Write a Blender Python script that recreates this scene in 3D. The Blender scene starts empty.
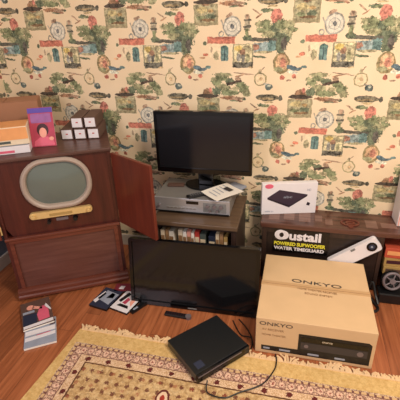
import bpy, bmesh, math, random
from mathutils import Vector, Matrix
random.seed(7)
sc = bpy.context.scene
C = sc.collection
PI = math.pi

# ---------------------------------------------------------------- camera
cam_d = bpy.data.cameras.new('camera'); cam = bpy.data.objects.new('camera', cam_d); C.objects.link(cam)
cam_d.sensor_width = 36; cam_d.lens = 392.58 / 400 * 36; cam_d.clip_start = .05
R_ = Vector((0.9714191, 0.23492237, -0.03400598)); U_ = Vector((-0.07301328, 0.43203366, 0.89889709)); F_ = Vector((-0.22586276, 0.87072292, -0.4368382))
m = Matrix((R_, U_, -F_)).transposed().to_4x4(); m.translation = Vector((0, 0, 1.5)); cam.matrix_world = m
sc.camera = cam
# ---------------------------------------------------------------- light and exposure
w = bpy.data.worlds.new('world'); sc.world = w; w.use_nodes = True
w.node_tree.nodes['Background'].inputs[0].default_value = (1.0, .90, .82, 1); w.node_tree.nodes['Background'].inputs[1].default_value = .60
def area(name, loc, target, size, power, col, sizey=None):
    d = bpy.data.lights.new(name, 'AREA'); d.energy = power; d.color = col; d.size = size
    if sizey: d.shape = 'RECTANGLE'; d.size_y = sizey
    o = bpy.data.objects.new(name, d); C.objects.link(o); o.location = loc
    o.rotation_euler = (Vector(target) - Vector(loc)).to_track_quat('-Z', 'Y').to_euler()
    return o
area('ceiling_lamp_light', (.75, .55, 2.42), (.3, 1.3, 0), .45, 46, (1, .86, .70))
area('window_light', (-1.75, -1.0, 1.5), (-.9, 1.7, .3), 1.0, 31, (.92, .84, .96), 1.2)
sc.view_settings.view_transform = 'Standard'; sc.view_settings.look = 'None'; sc.view_settings.gamma = 1
sc.view_settings.use_curve_mapping = False; sc.view_settings.exposure = 0.14

# ---------------------------------------------------------------- materials
def lin(c):
    return tuple(((v/255)/12.92 if v/255 <= .04045 else ((v/255+.055)/1.055)**2.4) for v in c) + (1,)
class NT:
    def __init__(s, name):
        s.m = bpy.data.materials.new(name); s.m.use_nodes = True; s.t = s.m.node_tree; s.n = s.t.nodes
        s.b = s.n['Principled BSDF']
    def new(s, t, **k):
        n = s.n.new(t)
        for a, v in k.items(): setattr(n, a, v)
        return n
    def put(s, sock, v):
        if v is None: return
        if hasattr(v, 'is_output'): s.t.links.new(v, sock)
        else: sock.default_value = v
    def math(s, op, a, b=None, c=None):
        n = s.new('ShaderNodeMath', operation=op)
        for i, v in enumerate((a, b, c)): s.put(n.inputs[i], v)
        return n.outputs[0]
    def vmath(s, op, a, b=None, c=None):
        n = s.new('ShaderNodeVectorMath', operation=op)
        for i, v in enumerate((a, b, c)): s.put(n.inputs[i], v)
        return n.outputs['Value'] if op in ('LENGTH', 'DOT_PRODUCT') else n.outputs['Vector']
    def mix(s, f, a, b, blend='MIX'):
        n = s.new('ShaderNodeMix', data_type='RGBA', blend_type=blend)
        s.put(n.inputs[0], f); s.put(n.inputs[6], a); s.put(n.inputs[7], b)
        return n.outputs[2]
    def noise(s, vec, scale, detail=2, rough=.5):
        n = s.new('ShaderNodeTexNoise'); s.put(n.inputs['Vector'], vec); n.inputs['Scale'].default_value = scale
        n.inputs['Detail'].default_value = detail; n.inputs['Roughness'].default_value = rough
        return n
    def pos(s): return s.new('ShaderNodeNewGeometry').outputs['Position']
    def obj(s): return s.new('ShaderNodeTexCoord').outputs['Object']
    def sep(s, v):
        n = s.new('ShaderNodeSeparateXYZ'); s.put(n.inputs[0], v); return n.outputs
    def comb(s, x, y, z):
        n = s.new('ShaderNodeCombineXYZ')
        for i, v in enumerate((x, y, z)): s.put(n.inputs[i], v)
        return n.outputs[0]
    def ramp(s, f, stops):
        n = s.new('ShaderNodeValToRGB'); s.put(n.inputs[0], f)
        while len(n.color_ramp.elements) < len(stops): n.color_ramp.elements.new(.5)
        for e, (p, c) in zip(n.color_ramp.elements, stops): e.position = p; e.color = c
        return n.outputs[0]
    def end(s, col, rough=.5, metal=0, spec=None, bump=None, bs=.2, bd=.01):
        s.put(s.b.inputs['Base Color'], col); s.put(s.b.inputs['Roughness'], rough); s.b.inputs['Metallic'].default_value = metal
        if spec is not None: s.b.inputs['Specular IOR Level'].default_value = spec
        if bump is not None:
            n = s.new('ShaderNodeBump'); n.inputs['Strength'].default_value = bs; n.inputs['Distance'].default_value = bd
            s.put(n.inputs['Height'], bump); s.t.links.new(n.outputs[0], s.b.inputs['Normal'])
        return s.m
def plain(name, c, rough=.5, metal=0, spec=None, var=.12, scale=30):
    t = NT(name); n = t.noise(t.obj(), scale, 3)
    f = t.math('MULTIPLY_ADD', n.outputs[0], var*2, 1-var)
    return t.end(t.mix(1.0, lin(c), t.comb(f, f, f), 'MULTIPLY'), rough, metal, spec)
def wood(name, a, b, rough=.3, axis=0, scale=6, spec=.5):
    t = NT(name); s = [22, 22, 22]; s[axis] = 1.6
    v = t.vmath('MULTIPLY', t.obj(), tuple(s)); n = t.noise(v, scale*.35, 5, .6)
    return t.end(t.ramp(n.outputs[0], [(.3, lin(a)), (.7, lin(b))]), rough, 0, spec, n.outputs[0], .08, .004)

TW, TH = .5078, .4749   # repeat of the wallpaper in metres
HR = TH / TW
_GRP = {}
def motif_group(kind):
    """one printed motif as a node group: mask of an ellipse, ring or box, mixed over the colour below"""
    if kind in _GRP: return _GRP[kind]
    g = bpy.data.node_groups.new('motif_' + kind, 'ShaderNodeTree'); I = g.interface
    for nm, ty in (('Below', 'NodeSocketColor'), ('P', 'NodeSocketVector'), ('Edge', 'NodeSocketFloat'), ('Tone', 'NodeSocketFloat'), ('Centre', 'NodeSocketVector'), ('Scale', 'NodeSocketVector'),
                   ('Angle', 'NodeSocketFloat'), ('Rough', 'NodeSocketFloat'), ('Alpha', 'NodeSocketFloat'), ('Thick', 'NodeSocketFloat'), ('Dark', 'NodeSocketColor'), ('Light', 'NodeSocketColor')):
        I.new_socket(nm, in_out='INPUT', socket_type=ty)
    I.new_socket('Colour', in_out='OUTPUT', socket_type='NodeSocketColor')
    N, Lk = g.nodes, g.links; gi = N.new('NodeGroupInput').outputs
    def vm(op, a, b=None, c=None):
        n = N.new('ShaderNodeVectorMath'); n.operation = op
        for i, v in enumerate((a, b, c)):
            if v is None: continue
            if hasattr(v, 'is_output'): Lk.new(v, n.inputs[i])
            else: n.inputs[i].default_value = v
        return n.outputs['Value'] if op == 'LENGTH' else n.outputs['Vector']
    def mt(op, a, b=None, c=None):
        n = N.new('ShaderNodeMath'); n.operation = op
        for i, v in enumerate((a, b, c)):
            if v is None: continue
            if hasattr(v, 'is_output'): Lk.new(v, n.inputs[i])
            else: n.inputs[i].default_value = v
        return n.outputs[0]
    d = vm('WRAP', vm('SUBTRACT', gi['P'], gi['Centre']), (.5, HR/2, 1), (-.5, -HR/2, -1))
    r = N.new('ShaderNodeVectorRotate'); r.rotation_type = 'Z_AXIS'; Lk.new(d, r.inputs['Vector']); Lk.new(gi['Angle'], r.inputs['Angle'])
    q = vm('MULTIPLY', r.outputs[0], gi['Scale'])
    if kind == 'box':
        sx = N.new('ShaderNodeSeparateXYZ'); Lk.new(vm('ABSOLUTE', q), sx.inputs[0]); L = mt('MAXIMUM', sx.outputs[0], sx.outputs[1])
    else: L = vm('LENGTH', q)
    L = mt('MULTIPLY_ADD', gi['Edge'], gi['Rough'], L)
    if kind == 'ring': mk = mt('LESS_THAN', mt('ABSOLUTE', mt('SUBTRACT', L, 1.0)), gi['Thick'])
    else: mk = mt('LESS_THAN', L, 1.0)
    mk = mt('MULTIPLY', mk, gi['Alpha'])
    mk2 = mt('MULTIPLY', mk, gi['Tone'])
    c = N.new('ShaderNodeMix'); c.data_type = 'RGBA'; Lk.new(mk, c.inputs[0]); Lk.new(gi['Below'], c.inputs[6]); Lk.new(gi['Dark'], c.inputs[7])
    o = N.new('ShaderNodeMix'); o.data_type = 'RGBA'; Lk.new(mk2, o.inputs[0]); Lk.new(c.outputs[2], o.inputs[6]); Lk.new(gi['Light'], o.inputs[7])
    go = N.new('NodeGroupOutput'); Lk.new(o.outputs[2], go.inputs[0])
    _GRP[kind] = g; return g
def wallpaper(name, axis, offs):
    t = NT(name); p = t.sep(t.pos())
    def mr(v, a, b): return t.math('MULTIPLY_ADD', v, 1/(b-a), -a/(b-a))
    n0 = t.noise(t.pos(), 45, 2).outputs[0]; n1 = t.noise(t.vmath('ADD', t.pos(), (7.3, 2.1, 4.4)), 45, 2).outputs[0]
    hx = t.math('MULTIPLY', t.math('SUBTRACT', p[axis], offs), 1/TW)
    hz = t.math('MULTIPLY', t.math('SUBTRACT', p[2], 1.4138), 1/TW)
    P = t.comb(t.math('ADD', hx, t.math('MULTIPLY_ADD', n0, .028, -.014)), t.math('ADD', hz, t.math('MULTIPLY_ADD', n1, .028, -.014)), 0.0)
    edge = t.math('SUBTRACT', t.noise(t.pos(), 105, 2).outputs[0], .5)
    tn = t.new('ShaderNodeMapRange'); t.put(tn.inputs[0], t.noise(t.pos(), 62, 3, .7).outputs[0]); tn.inputs[1].default_value = .36; tn.inputs[2].default_value = .64; tone = tn.outputs[0]
    col = t.ramp(t.noise(t.pos(), 5, 2).outputs[0], [(.3, lin((230, 202, 160))), (.7, lin((238, 212, 172)))])
    count = 0
    def grp(kind, cx, cy, sx, sy, c, rough, rot, k, a, th=0):
        nonlocal col, P, count
        count += 1
        if count % 12 == 0:      # makes the evaluation run layer by layer (keeps few values alive); the offset is a billionth of a repeat
            s_ = t.new('ShaderNodeSeparateColor'); t.put(s_.inputs[0], col); e_ = t.math('MULTIPLY', s_.outputs[0], 1e-8); P = t.vmath('ADD', P, t.comb(e_, e_, e_))
        n = t.new('ShaderNodeGroup'); n.node_tree = motif_group(kind); i = n.inputs
        t.put(i['Below'], col); t.put(i['P'], P); t.put(i['Edge'], edge); t.put(i['Tone'], tone)
        i['Centre'].default_value = (cx, cy, 0); i['Scale'].default_value = (1/sx, 1/sy, 0); i['Angle'].default_value = -rot; i['Rough'].default_value = rough*4; i['Alpha'].default_value = a; i['Thick'].default_value = th
        i['Dark'].default_value = lin(tuple(v*(1-k*.6) for v in c)); i['Light'].default_value = lin(tuple(min(255, v*(1+k*.28)+22*k) for v in c))
        col = n.outputs[0]
    def ell(cx, cy, rx, ry, c, rough=0, rot=0, k=.5, a=1): grp('ellipse', cx, cy, rx, ry, c, rough, rot, k, a)
    def ring(cx, cy, rx, ry, th, c, a=1): grp('ring', cx, cy, rx, ry, c, 0, 0, .5, a, th/rx)
    def box(cx, cy, rx, ry, c, rot=0, k=.5, a=1, rough=0): grp('box', cx, cy, rx, ry, c, rough, rot, k, a)
    G1, G2, G3 = (130, 136, 94), (104, 114, 86), (160, 156, 112)
    RED, TEAL, DK, GRY, BRN, OLV = (196, 112, 88), (106, 138, 132), (96, 92, 78), (158, 154, 142), (168, 134, 104), (168, 158, 118)
    # large tree with the red tower, right of the wheel
    ell(.445, .085, .055, .065, RED, .10); box(.435, .02, .028, .05, RED, 0)
    for x, y, a, b, c in ((.285, .015, .055, .030, G3), (.34, .02, .05, .035, G1), (.30, -.04, .05, .028, G1), (.38, -.03, .07, .05, G1), (.44, -.03, .05, .06, (84, 96, 72)), (.50, .0, .07, .055, G1), (.575, .01, .055, .035, G3), (.60, -.04, .05, .03, G1), (.45, -.09, .10, .06, G2), (.54, -.08, .07, .05, G3), (.37, -.08, .07, .03, G3), (.50, -.13, .09, .06, G2), (.34, .14, .05, .02, G2)):
        ell(x, y, a, b, c, .42)
    ell(.50, -.19, .060, .085, G2, .35); ell(.53, -.17, .03, .06, (96, 90, 80), .3)
    # covered bridge with water
    box(.31, -.13, .15, .018, DK, -.05); ell(.16, -.11, .05, .03, G2, .2)
    box(.32, -.20, .10, .045, (144, 162, 158), .08, rough=.25); box(.41, -.19, .04, .05, TEAL, rough=.15)
    ell(.24, -.20, .045, .03, (172, 118, 90), .2); ell(.28, -.295, .08, .012, G2, .25, -.12); ell(.33, -.25, .09, .012, OLV, .2)
    # pennyfarthing wheel
    ell(0, 0, .088, .092, (222, 212, 190), 0, k=.15); ring(0, 0, .088, .092, .008, (164, 160, 146)); ring(0, 0, .05, .05, .004, (160, 160, 150), .7)
    ell(0, 0, .020, .022, (92, 98, 104)); box(0, 0, .085, .003, GRY, .6, a=.4); box(0, 0, .085, .003, GRY, -.6, a=.4); box(0, 0, .003, .085, GRY, a=.4)
    ell(-.03, .105, .035, .018, BRN, .15, .4); ring(-.115, -.07, .022, .024, .006, GRY); box(-.09, .0, .006, .07, GRY, .35, a=.8)
    # lantern tower
    box(.155, .03, .030, .07, (176, 162, 132), rough=.1); box(.155, .085, .018, .025, BRN); box(.155, .055, .04, .008, DK); box(.155, -.005, .038, .010, DK); box(.155, -.06, .018, .04, G1, rough=.15)
    # house
    box(-.115, -.22, .125, .075, (238, 214, 172), k=.1); box(-.115, -.128, .148, .033, (206, 112, 80), -.015, k=.3); box(-.115, -.102, .125, .008, (182, 96, 70))
    ell(-.288, -.155, .020, .020, G2); box(-.08, -.270, .040, .062, TEAL, k=.4); ell(-.08, -.205, .040, .025, (88, 122, 112)); box(-.08, -.27, .005, .06, (60, 80, 84))
    ell(-.170, -.28, .030, .05, OLV, .2); ell(-.22, -.22, .012, .035, BRN, .2, a=.6); ell(-.285, -.27, .030, .018, (206, 110, 72), .1)
    # framed court scene
    box(.115, -.285, .108, .118, (150, 144, 112), k=.3); box(.115, -.265, .094, .092, (214, 198, 148), rough=.06); ell(.07, -.21, .045, .03, (200, 172, 80), .25)
    ell(.15, -.215, .045, .028, OLV, .25); ell(.07, -.30, .02, .045, GRY, .2); ell(.115, -.29, .022, .055, (120, 116, 106), .2); ell(.165, -.30, .02, .045, G3, .2); ell(.11, -.245, .03, .03, (150, 110, 80), .2)
    box(.115, -.375, .106, .028, DK, rough=.1, k=.9)
    # wavy ribbon, watch, globe, fish
    ell(.13, -.465, .11, .008, BRN, .15, -.12); ell(.08, -.485, .05, .007, (180, 130, 90), 0, .2)
    ring(.305, -.52, .060, .064, .007, (160, 146, 100)); ell(.305, -.52, .045, .048, (232, 206, 160), k=.15); ell(.31, -.52, .018, .018, (206, 170, 120)); ell(.30, -.435, .016, .022, OLV, .1); box(.32, -.42, .03, .004, BRN, .8)
    ell(.395, -.60, .040, .034, (92, 106, 100), .12); ell(.40, -.59, .018, .014, (170, 172, 150)); ell(.36, -.57, .02, .008, GRY)
    ell(.385, -.712, .124, .036, (104, 96, 74), .05, -.02, k=.9); ell(.37, -.722, .085, .010, (160, 136, 92)); ell(.525, -.714, .022, .028, DK, .05); ell(.33, -.69, .03, .014, DK)
    ell(.40, -.76, .05, .010, (186, 160, 110), .2); ell(.38, -.80, .035, .014, G1, .3)
    # palm and bushes below the house
    for x, y, a, b, c in ((-.10, -.475, .095, .024, G3), (-.12, -.515, .080, .026, G1), (-.17, -.555, .055, .035, G1), (-.20, -.52, .03, .02, G3), (-.02, -.545, .05, .035, G2), (.09, -.575, .05, .035, G1), (.13, -.62, .055, .05, G1), (.16, -.67, .045, .035, G3), (-.10, -.61, .085, .038, G3), (-.02, -.66, .11, .032, G1), (-.17, -.65, .05, .045, G2), (.04, -.62, .04, .025, (178, 166, 122))):
        ell(x, y, a, b, c, .36)
    box(.02, -.555, .085, .013, (82, 66, 54), .25, rough=.1); ell(.065, -.515, .03, .02, BRN, .2); ell(-.03, -.72, .10, .022, (170, 120, 80), .25); ell(.04, -.74, .08, .012, (150, 100, 70), .2, -.2); ell(.13, -.73, .022, .016, G2, .2)
    # framed landscape with the hat above it
    box(-.27, .115, .128, .100, (160, 148, 108), k=.3); box(-.27, .125, .114, .082, OLV, rough=.06); ell(-.31, .16, .06, .03, (186, 168, 110), .3); ell(-.22, .10, .05, .028, G2, .35); ell(-.32, .09, .05, .020, G1, .3)
    ell(-.22, .15, .03, .016, (176, 142, 84), .2); ell(-.25, .065, .08, .014, (128, 96, 60), .2)
    ell(-.27, .255, .060, .060, (152, 112, 76), .18); ell(-.27, .235, .125, .022, (78, 66, 54), .06); ell(-.24, .30, .018, .03, RED, .2)
    # medallion, blue bird, small coral shapes
    ell(.515, -.362, .085, .102, (150, 132, 84), .02, k=.4); ell(.520, -.355, .064, .080, (206, 160, 112), .05, k=.6); ell(.53, -.355, .030, .045, (196, 122, 92), .2); ell(.49, -.42, .05, .025, G3, .25)
    ell(.625, -.405, .060, .024, (92, 116, 124), .08, -.3); ell(.69, -.415, .040, .016, (100, 118, 122), .06, .2); ell(.63, -.45, .060, .018, (236, 222, 190), .05, -.1); ell(.74, -.395, .03, .014, TEAL)
    ell(.53, -.50, .024, .024, (190, 96, 70), .2); ell(.65, -.49, .022, .024, (196, 104, 74), .2); ell(.60, -.53, .03, .008, BRN, .2)
    ell(.24, .13, .05, .008, BRN, .1, -.6); ell(.27, .09, .04, .007, (168, 120, 80), .1, .5); ell(.06, .21, .07, .014, BRN, .15); ell(.02, .185, .05, .008, G2, .15)
    ell(.68, -.30, .03, .010, (206, 150, 100), .2); ell(.20, -.40, .03, .010, (200, 170, 120), .2)
    g = t.noise(t.pos(), 260, 2).outputs[0]
    f = t.math('MULTIPLY_ADD', g, .24, .88)
    bc = t.new('ShaderNodeHueSaturation'); t.put(bc.inputs['Value'], f); bc.inputs['Saturation'].default_value = .87; t.put(bc.inputs['Color'], col)
    return t.end(bc.outputs[0], .62, 0, .25)

def floor_mat():
    t = NT('oak_floor'); p = t.sep(t.pos()); W = .082
    row = t.math('FLOOR', t.math('DIVIDE', p[0], W)); fx = t.math('FRACT', t.math('DIVIDE', p[0], W))
    wn = t.new('ShaderNodeTexWhiteNoise', noise_dimensions='1D'); t.put(wn.inputs['W'], row)
    yy = t.math('ADD', p[1], t.math('MULTIPLY', wn.outputs['Value'], 3.7)); q = t.math('DIVIDE', yy, .95)
    fy = t.math('FRACT', q); cell = t.comb(row, t.math('FLOOR', q), 0.0)
    wc = t.new('ShaderNodeTexWhiteNoise', noise_dimensions='3D'); t.put(wc.inputs['Vector'], cell)
    g = t.noise(t.vmath('ADD', t.vmath('MULTIPLY', t.pos(), (38, 2.2, 1)), t.vmath('MULTIPLY', wc.outputs['Color'], (9, 9, 9))), 1.6, 5, .62)
    base = t.ramp(g.outputs[0], [(.25, lin((124, 68, 40))), (.5, lin((158, 92, 56))), (.78, lin((184, 114, 74)))])
    f = t.math('MULTIPLY_ADD', wc.outputs['Value'], .34, .80); base = t.mix(1.0, base, t.comb(f, f, f), 'MULTIPLY')
    seam = t.math('MAXIMUM', t.math('LESS_THAN', fx, .028), t.math('LESS_THAN', fy, .003))
    return t.end(t.mix(t.math('MULTIPLY', seam, .6), base, lin((70, 34, 20))), .30, 0, .5, g.outputs[0], .05, .003)

RX0, RY1 = -1.055, 1.362   # left and far edge of the rug
def rug_mat():
    t = NT('rug_pile'); p = t.sep(t.pos())
    nz = t.noise(t.pos(), 60, 2); wob = t.vmath('MULTIPLY', t.vmath('SUBTRACT', nz.outputs['Color'], (.5, .5, .5)), (.008, .008, 0))
    p = t.sep(t.vmath('ADD', t.pos(), wob))
    dl = t.math('SUBTRACT', p[0], RX0 - .01); dt = t.math('SUBTRACT', RY1, p[1])
    isl = t.math('LESS_THAN', t.math('ADD', dl, .028), dt); dl2 = t.math('ADD', dl, .028)
    d = t.math('MINIMUM', dl2, dt)
    al = t.math('ADD', t.math('MULTIPLY', isl, p[1]), t.math('MULTIPLY', t.math('SUBTRACT', 1.0, isl), p[0]))
    nf = t.noise(t.pos(), 170, 3, .7).outputs[0]; nm = t.noise(t.pos(), 55, 3, .7).outputs[0]
    gold = t.ramp(nm, [(.35, lin((196, 158, 98))), (.7, lin((222, 188, 128)))])
    field = t.ramp(nm, [(.32, lin((164, 128, 84))), (.5, lin((198, 164, 116))), (.7, lin((218, 190, 144)))])
    fld = field
    MAR, BR, PNK, CRM, PUR = lin((98, 46, 42)), lin((98, 66, 48)), lin((176, 116, 98)), lin((222, 192, 160)), lin((116, 78, 72))
    def cell(per, px, py, ox=0., oy=0.):
        a = t.math('SUBTRACT', t.math('FRACT', t.math('DIVIDE', t.math('ADD', px, ox), per)), .5)
        b = t.math('SUBTRACT', t.math('FRACT', t.math('DIVIDE', t.math('ADD', py, oy), per)), .5)
        return a, b
    def dot(a, b, r, rough=.0, sx=1., sy=1.):
        L = t.vmath('LENGTH', t.comb(t.math('MULTIPLY', a, sx), t.math('MULTIPLY', b, sy), 0.0))
        if rough: L = t.math('ADD', L, t.math('MULTIPLY', t.math('SUBTRACT', nf, .5), rough))
        return t.math('LESS_THAN', L, r), L
    # field: rows of maroon dots, curling stems, teardrops
    a, b = cell(.048, p[0], p[1]); k, _ = dot(a, b, .21, .7); fld = t.mix(t.math('MULTIPLY', k, .85), fld, MAR)
    a, b = cell(.074, p[0], p[1], .03, .02); k, L = dot(a, b, .12, .5); fld = t.mix(t.math('MULTIPLY', k, .6), fld, lin((150, 76, 56)))
    k2 = t.math('LESS_THAN', t.math('ABSOLUTE', t.math('SUBTRACT', L, .40)), .05); fld = t.mix(t.math('MULTIPLY', k2, .25), fld, BR)
    a, b = cell(.62, p[0], p[1], .785, .49); a = t.math('MULTIPLY', a, 1.35)
    L = t.vmath('LENGTH', t.comb(t.math('ADD', a, t.math('MULTIPLY', t.math('MULTIPLY', a, b), 2.0)), b, 0.0))
    fld = t.mix(t.math('LESS_THAN', L, .060), fld, CRM); fld = t.mix(t.math('LESS_THAN', t.math('ABSOLUTE', t.math('SUBTRACT', L, .058)), .009), fld, MAR)
    fld = t.mix(t.math('LESS_THAN', L, .022), fld, lin((160, 60, 48)))
    # main border band
    u = t.math('SUBTRACT', t.math('FRACT', t.math('DIVIDE', al, .040)), .5)
    v = t.math('DIVIDE', t.math('SUBTRACT', d, .1315), .05)
    band = t.ramp(nf, [(.35, PNK), (.62, CRM)])
    k, L = dot(u, v, .30, .9); band = t.mix(k, band, lin((224, 186, 160))); k3 = t.math('LESS_THAN', t.math('ABSOLUTE', t.math('SUBTRACT', L, .40)), .07)
    band = t.mix(t.math('MULTIPLY', k3, .9), band, PUR); band = t.mix(t.math('LESS_THAN', L, .11), band, lin((140, 76, 66)))
    g1 = t.ramp(nf, [(.4, PUR), (.6, CRM)])                                   # guard stripes
    u2 = t.math('SUBTRACT', t.math('FRACT', t.math('DIVIDE', al, .03)), .5)
    g2 = t.mix(t.math('LESS_THAN', t.math('ABSOLUTE', u2), .17), lin((206, 170, 126)), PUR)
    u3 = t.math('SUBTRACT', t.math('FRACT', t.math('DIVIDE', al, .105)), .5); v3 = t.math('DIVIDE', t.math('SUBTRACT', d, .176), .10)
    k, L = dot(u3, v3, .13, .25); g4 = t.mix(k, t.ramp(nf, [(.4, lin((190, 150, 110))), (.6, CRM)]), MAR)
    def step(col, at, new): return t.mix(t.math('GREATER_THAN', d, at), col, new)
    c = gold
    c = step(c, .089, g1); c = step(c, .096, g2); c = step(c, .108, PUR); c = step(c, .111, band); c = step(c, .152, PUR); c = step(c, .156, g4); c = step(c, .194, BR); c = step(c, .201, fld)
    f = t.math('MULTIPLY_ADD', nf, .4, .8); c = t.mix(1.0, c, t.comb(f, f, f), 'MULTIPLY')
    return t.end(c, .95, 0, .1, nf, .5, .004)

M = dict(
    lower_blue_grey=plain('blue_grey_wall', (104, 112, 128), .7),
    trim=plain('trim_paint', (196, 184, 172), .45),
    mahog=wood('dark_mahogany', (62, 26, 22), (86, 38, 30), .28, 2),
    mahog_x=wood('mahogany_panel', (88, 50, 42), (108, 68, 58), .34, 0),
    mahog_mould=wood('mahogany_moulding', (88, 42, 32), (116, 62, 46), .25, 0),
    door_in=wood('red_mahogany', (88, 36, 26), (114, 50, 34), .30, 2),
    top_dark=wood('worn_dark_top', (70, 44, 38), (98, 66, 56), .35, 0),
    black=plain('black_plastic', (16, 16, 18), .38),
    gloss=plain('glossy_black_plastic', (9, 9, 11), .12),
    screen=plain('dark_screen', (24, 26, 31), .16, var=.04),
    screen_tv=plain('dark_television_screen', (18, 18, 20), .10, var=.04),
    crt=plain('crt_glass', (104, 112, 104), .16, var=.05, scale=5),
    bezel=plain('cream_bezel', (170, 152, 138), .45, var=.06),
    brass=plain('brass_plate', (222, 190, 128), .35, .25, var=.10),
    silver=plain('brushed_silver', (178, 178, 182), .34, .55, var=.05),
    silver_top=plain('silver_painted_steel', (150, 146, 142), .38, .4, var=.05),
    grey=plain('grey_plastic', (120, 120, 120), .45),
    white=plain('white_card', (226, 220, 222), .5, var=.04),
    paper=plain('white_paper', (236, 228, 216), .7, var=.04),
    card=plain('brown_cardboard', (208, 174, 132), .75, var=.07, scale=9),
    card_dk=plain('old_brown_cardboard', (160, 112, 82), .75, var=.1, scale=9),
    tape=plain('parcel_tape', (192, 154, 110), .3, var=.08),
    ink=plain('dark_ink', (58, 52, 50), .6), ink_brown=plain('brown_ink', (150, 112, 76), .6),
    rackwood=wood('walnut_rack', (74, 56, 42), (104, 82, 62), .35, 0),
    rackdark=wood('dark_rack_wood', (40, 28, 24), (62, 44, 36), .4, 2),
    benchtop=wood('glossy_brown_bench', (66, 40, 32), (102, 66, 54), .22, 0),
    benchsquare=wood('lighter_brown_bench', (104, 74, 64), (132, 98, 86), .22, 0),
    benchdark=wood('near_black_bench', (26, 18, 16), (42, 30, 26), .4, 0),
    yellow=plain('yellow_print', (222, 214, 60), .5), redp=plain('red_print', (186, 60, 50), .5),
    pink=plain('pink_print', (216, 96, 120), .5), purple=plain('purple_print', (150, 92, 150), .5, var=.3), violet=plain('violet_print', (88, 66, 160), .5),
    rose=plain('rose_print', (176, 60, 84), .5, var=.3), skin=plain('peach_print', (232, 160, 140), .5), hair=plain('dark_print', (62, 24, 34), .5),
    tablet=plain('dark_purple_tablet', (52, 40, 58), .35), tabletside=plain('tablet_edge', (34, 26, 40), .4),
    orange=plain('orange_print', (226, 158, 100), .5, var=.25, scale=12), cream=plain('cream_print', (226, 206, 176), .6),
    navy=plain('dark_blue_print', (40, 46, 66), .5), greyprint=plain('grey_print', (150, 156, 170), .5, var=.2), orangered=plain('orange_red_card', (184, 78, 54), .5),
    ochre=plain('ochre_card', (170, 138, 80), .6), green=plain('grey_green_card', (76, 84, 78), .6), tan=plain('tan_card', (172, 132, 92), .6), steel=plain('dull_steel', (128, 118, 122), .5, .5),
    brownc=plain('brown_card', (92, 66, 56), .6), maroonp=plain('maroon_print', (120, 40, 52), .5),
    fringe=plain('fringe_yarn', (230, 196, 152), .9, var=.15), amp=plain('satin_black_casing', (22, 24, 26), .34, var=.06),
    floor=floor_mat(), rug=rug_mat(), wall_b=wallpaper('wallpaper', 0, -.364), wall_l=wallpaper('wallpaper_side', 1, .9))

# ---------------------------------------------------------------- geometry helpers
def bm_box(bm, x0, x1, y0, y1, z0, z1, bev=0, seg=2):
    r = bmesh.ops.create_cube(bm, size=1)
    vs = r['verts']
    for v in vs: v.co = Vector(((x0+x1)/2 + v.co.x*(x1-x0), (y0+y1)/2 + v.co.y*(y1-y0), (z0+z1)/2 + v.co.z*(z1-z0)))
    if bev:
        es = list({e for v in vs for e in v.link_edges})
        bmesh.ops.bevel(bm, geom=es, offset=bev, segments=seg, affect='EDGES', profile=.5)
    return bm
def bm_prism(bm, pts, mapf, a, b):
    """closed polygon pts (2D), extruded between depths a and b; mapf(u, v, depth) -> xyz"""
    A = [bm.verts.new(mapf(u, v, a)) for u, v in pts]; B = [bm.verts.new(mapf(u, v, b)) for u, v in pts]
    n = len(pts); bm.faces.new(A); bm.faces.new(B[::-1])
    for i in range(n): bm.faces.new((A[i], B[i], B[(i+1) % n], A[(i+1) % n]))
    bmesh.ops.recalc_face_normals(bm, faces=bm.faces[:])
    return bm
XZ = lambda u, v, d: (u, d, v)
XY = lambda u, v, d: (u, v, d)
def rrect(cx, cy, hw, hh, r, n=8):
    pts = []
    for sx, sy, a0 in ((1, 1, 0), (-1, 1, 90), (-1, -1, 180), (1, -1, 270)):
        for k in range(n+1):
            a = math.radians(a0 + 90*k/n); pts.append((cx + sx*(hw-r) + r*math.cos(a), cy + sy*(hh-r) + r*math.sin(a)))
    return pts
def circ(cx, cy, rx, ry=None, n=28): return [(cx + rx*math.cos(2*PI*k/n), cy + (ry or rx)*math.sin(2*PI*k/n)) for k in range(n)]
def bm_ring(bm, outer, inner, mapf, a, b):
    n = len(outer); V = [[bm.verts.new(mapf(u, v, d)) for u, v in P] for P, d in ((outer, a), (inner, a), (inner, b), (outer, b))]
    for i in range(n):
        j = (i+1) % n
        for k in range(4): bm.faces.new((V[k][i], V[k][j], V[(k+1) % 4][j], V[(k+1) % 4][i]))
    bmesh.ops.recalc_face_normals(bm, faces=bm.faces[:]); return bm
def bm_cyl(bm, c, axis, r, h, r2=None, n=24):
    q = Vector((0, 0, 1)).rotation_difference(Vector(axis)).to_matrix().to_4x4(); q.translation = Vector(c)
    bmesh.ops.create_cone(bm, cap_ends=True, segments=n, radius1=r, radius2=r if r2 is None else r2, depth=h, matrix=q); return bm
def bm_tube(bm, pts, r, n=8):
    rings = []; P = [Vector(p) for p in pts]
    for i, p in enumerate(P):
        d = (P[min(i+1, len(P)-1)] - P[max(i-1, 0)]).normalized(); s = d.cross(Vector((0, 0, 1)))
        s = s.normalized() if s.length > 1e-4 else Vector((1, 0, 0)); u = s.cross(d)
        rings.append([bm.verts.new(p + r*(math.cos(2*PI*k/n)*s + math.sin(2*PI*k/n)*u)) for k in range(n)])
    for a, b in zip(rings, rings[1:]):
        for k in range(n): bm.faces.new((a[k], a[(k+1) % n], b[(k+1) % n], b[k]))
    bm.faces.new(rings[0]); bm.faces.new(rings[-1][::-1]); bmesh.ops.recalc_face_normals(bm, faces=bm.faces[:]); return bm
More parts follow.
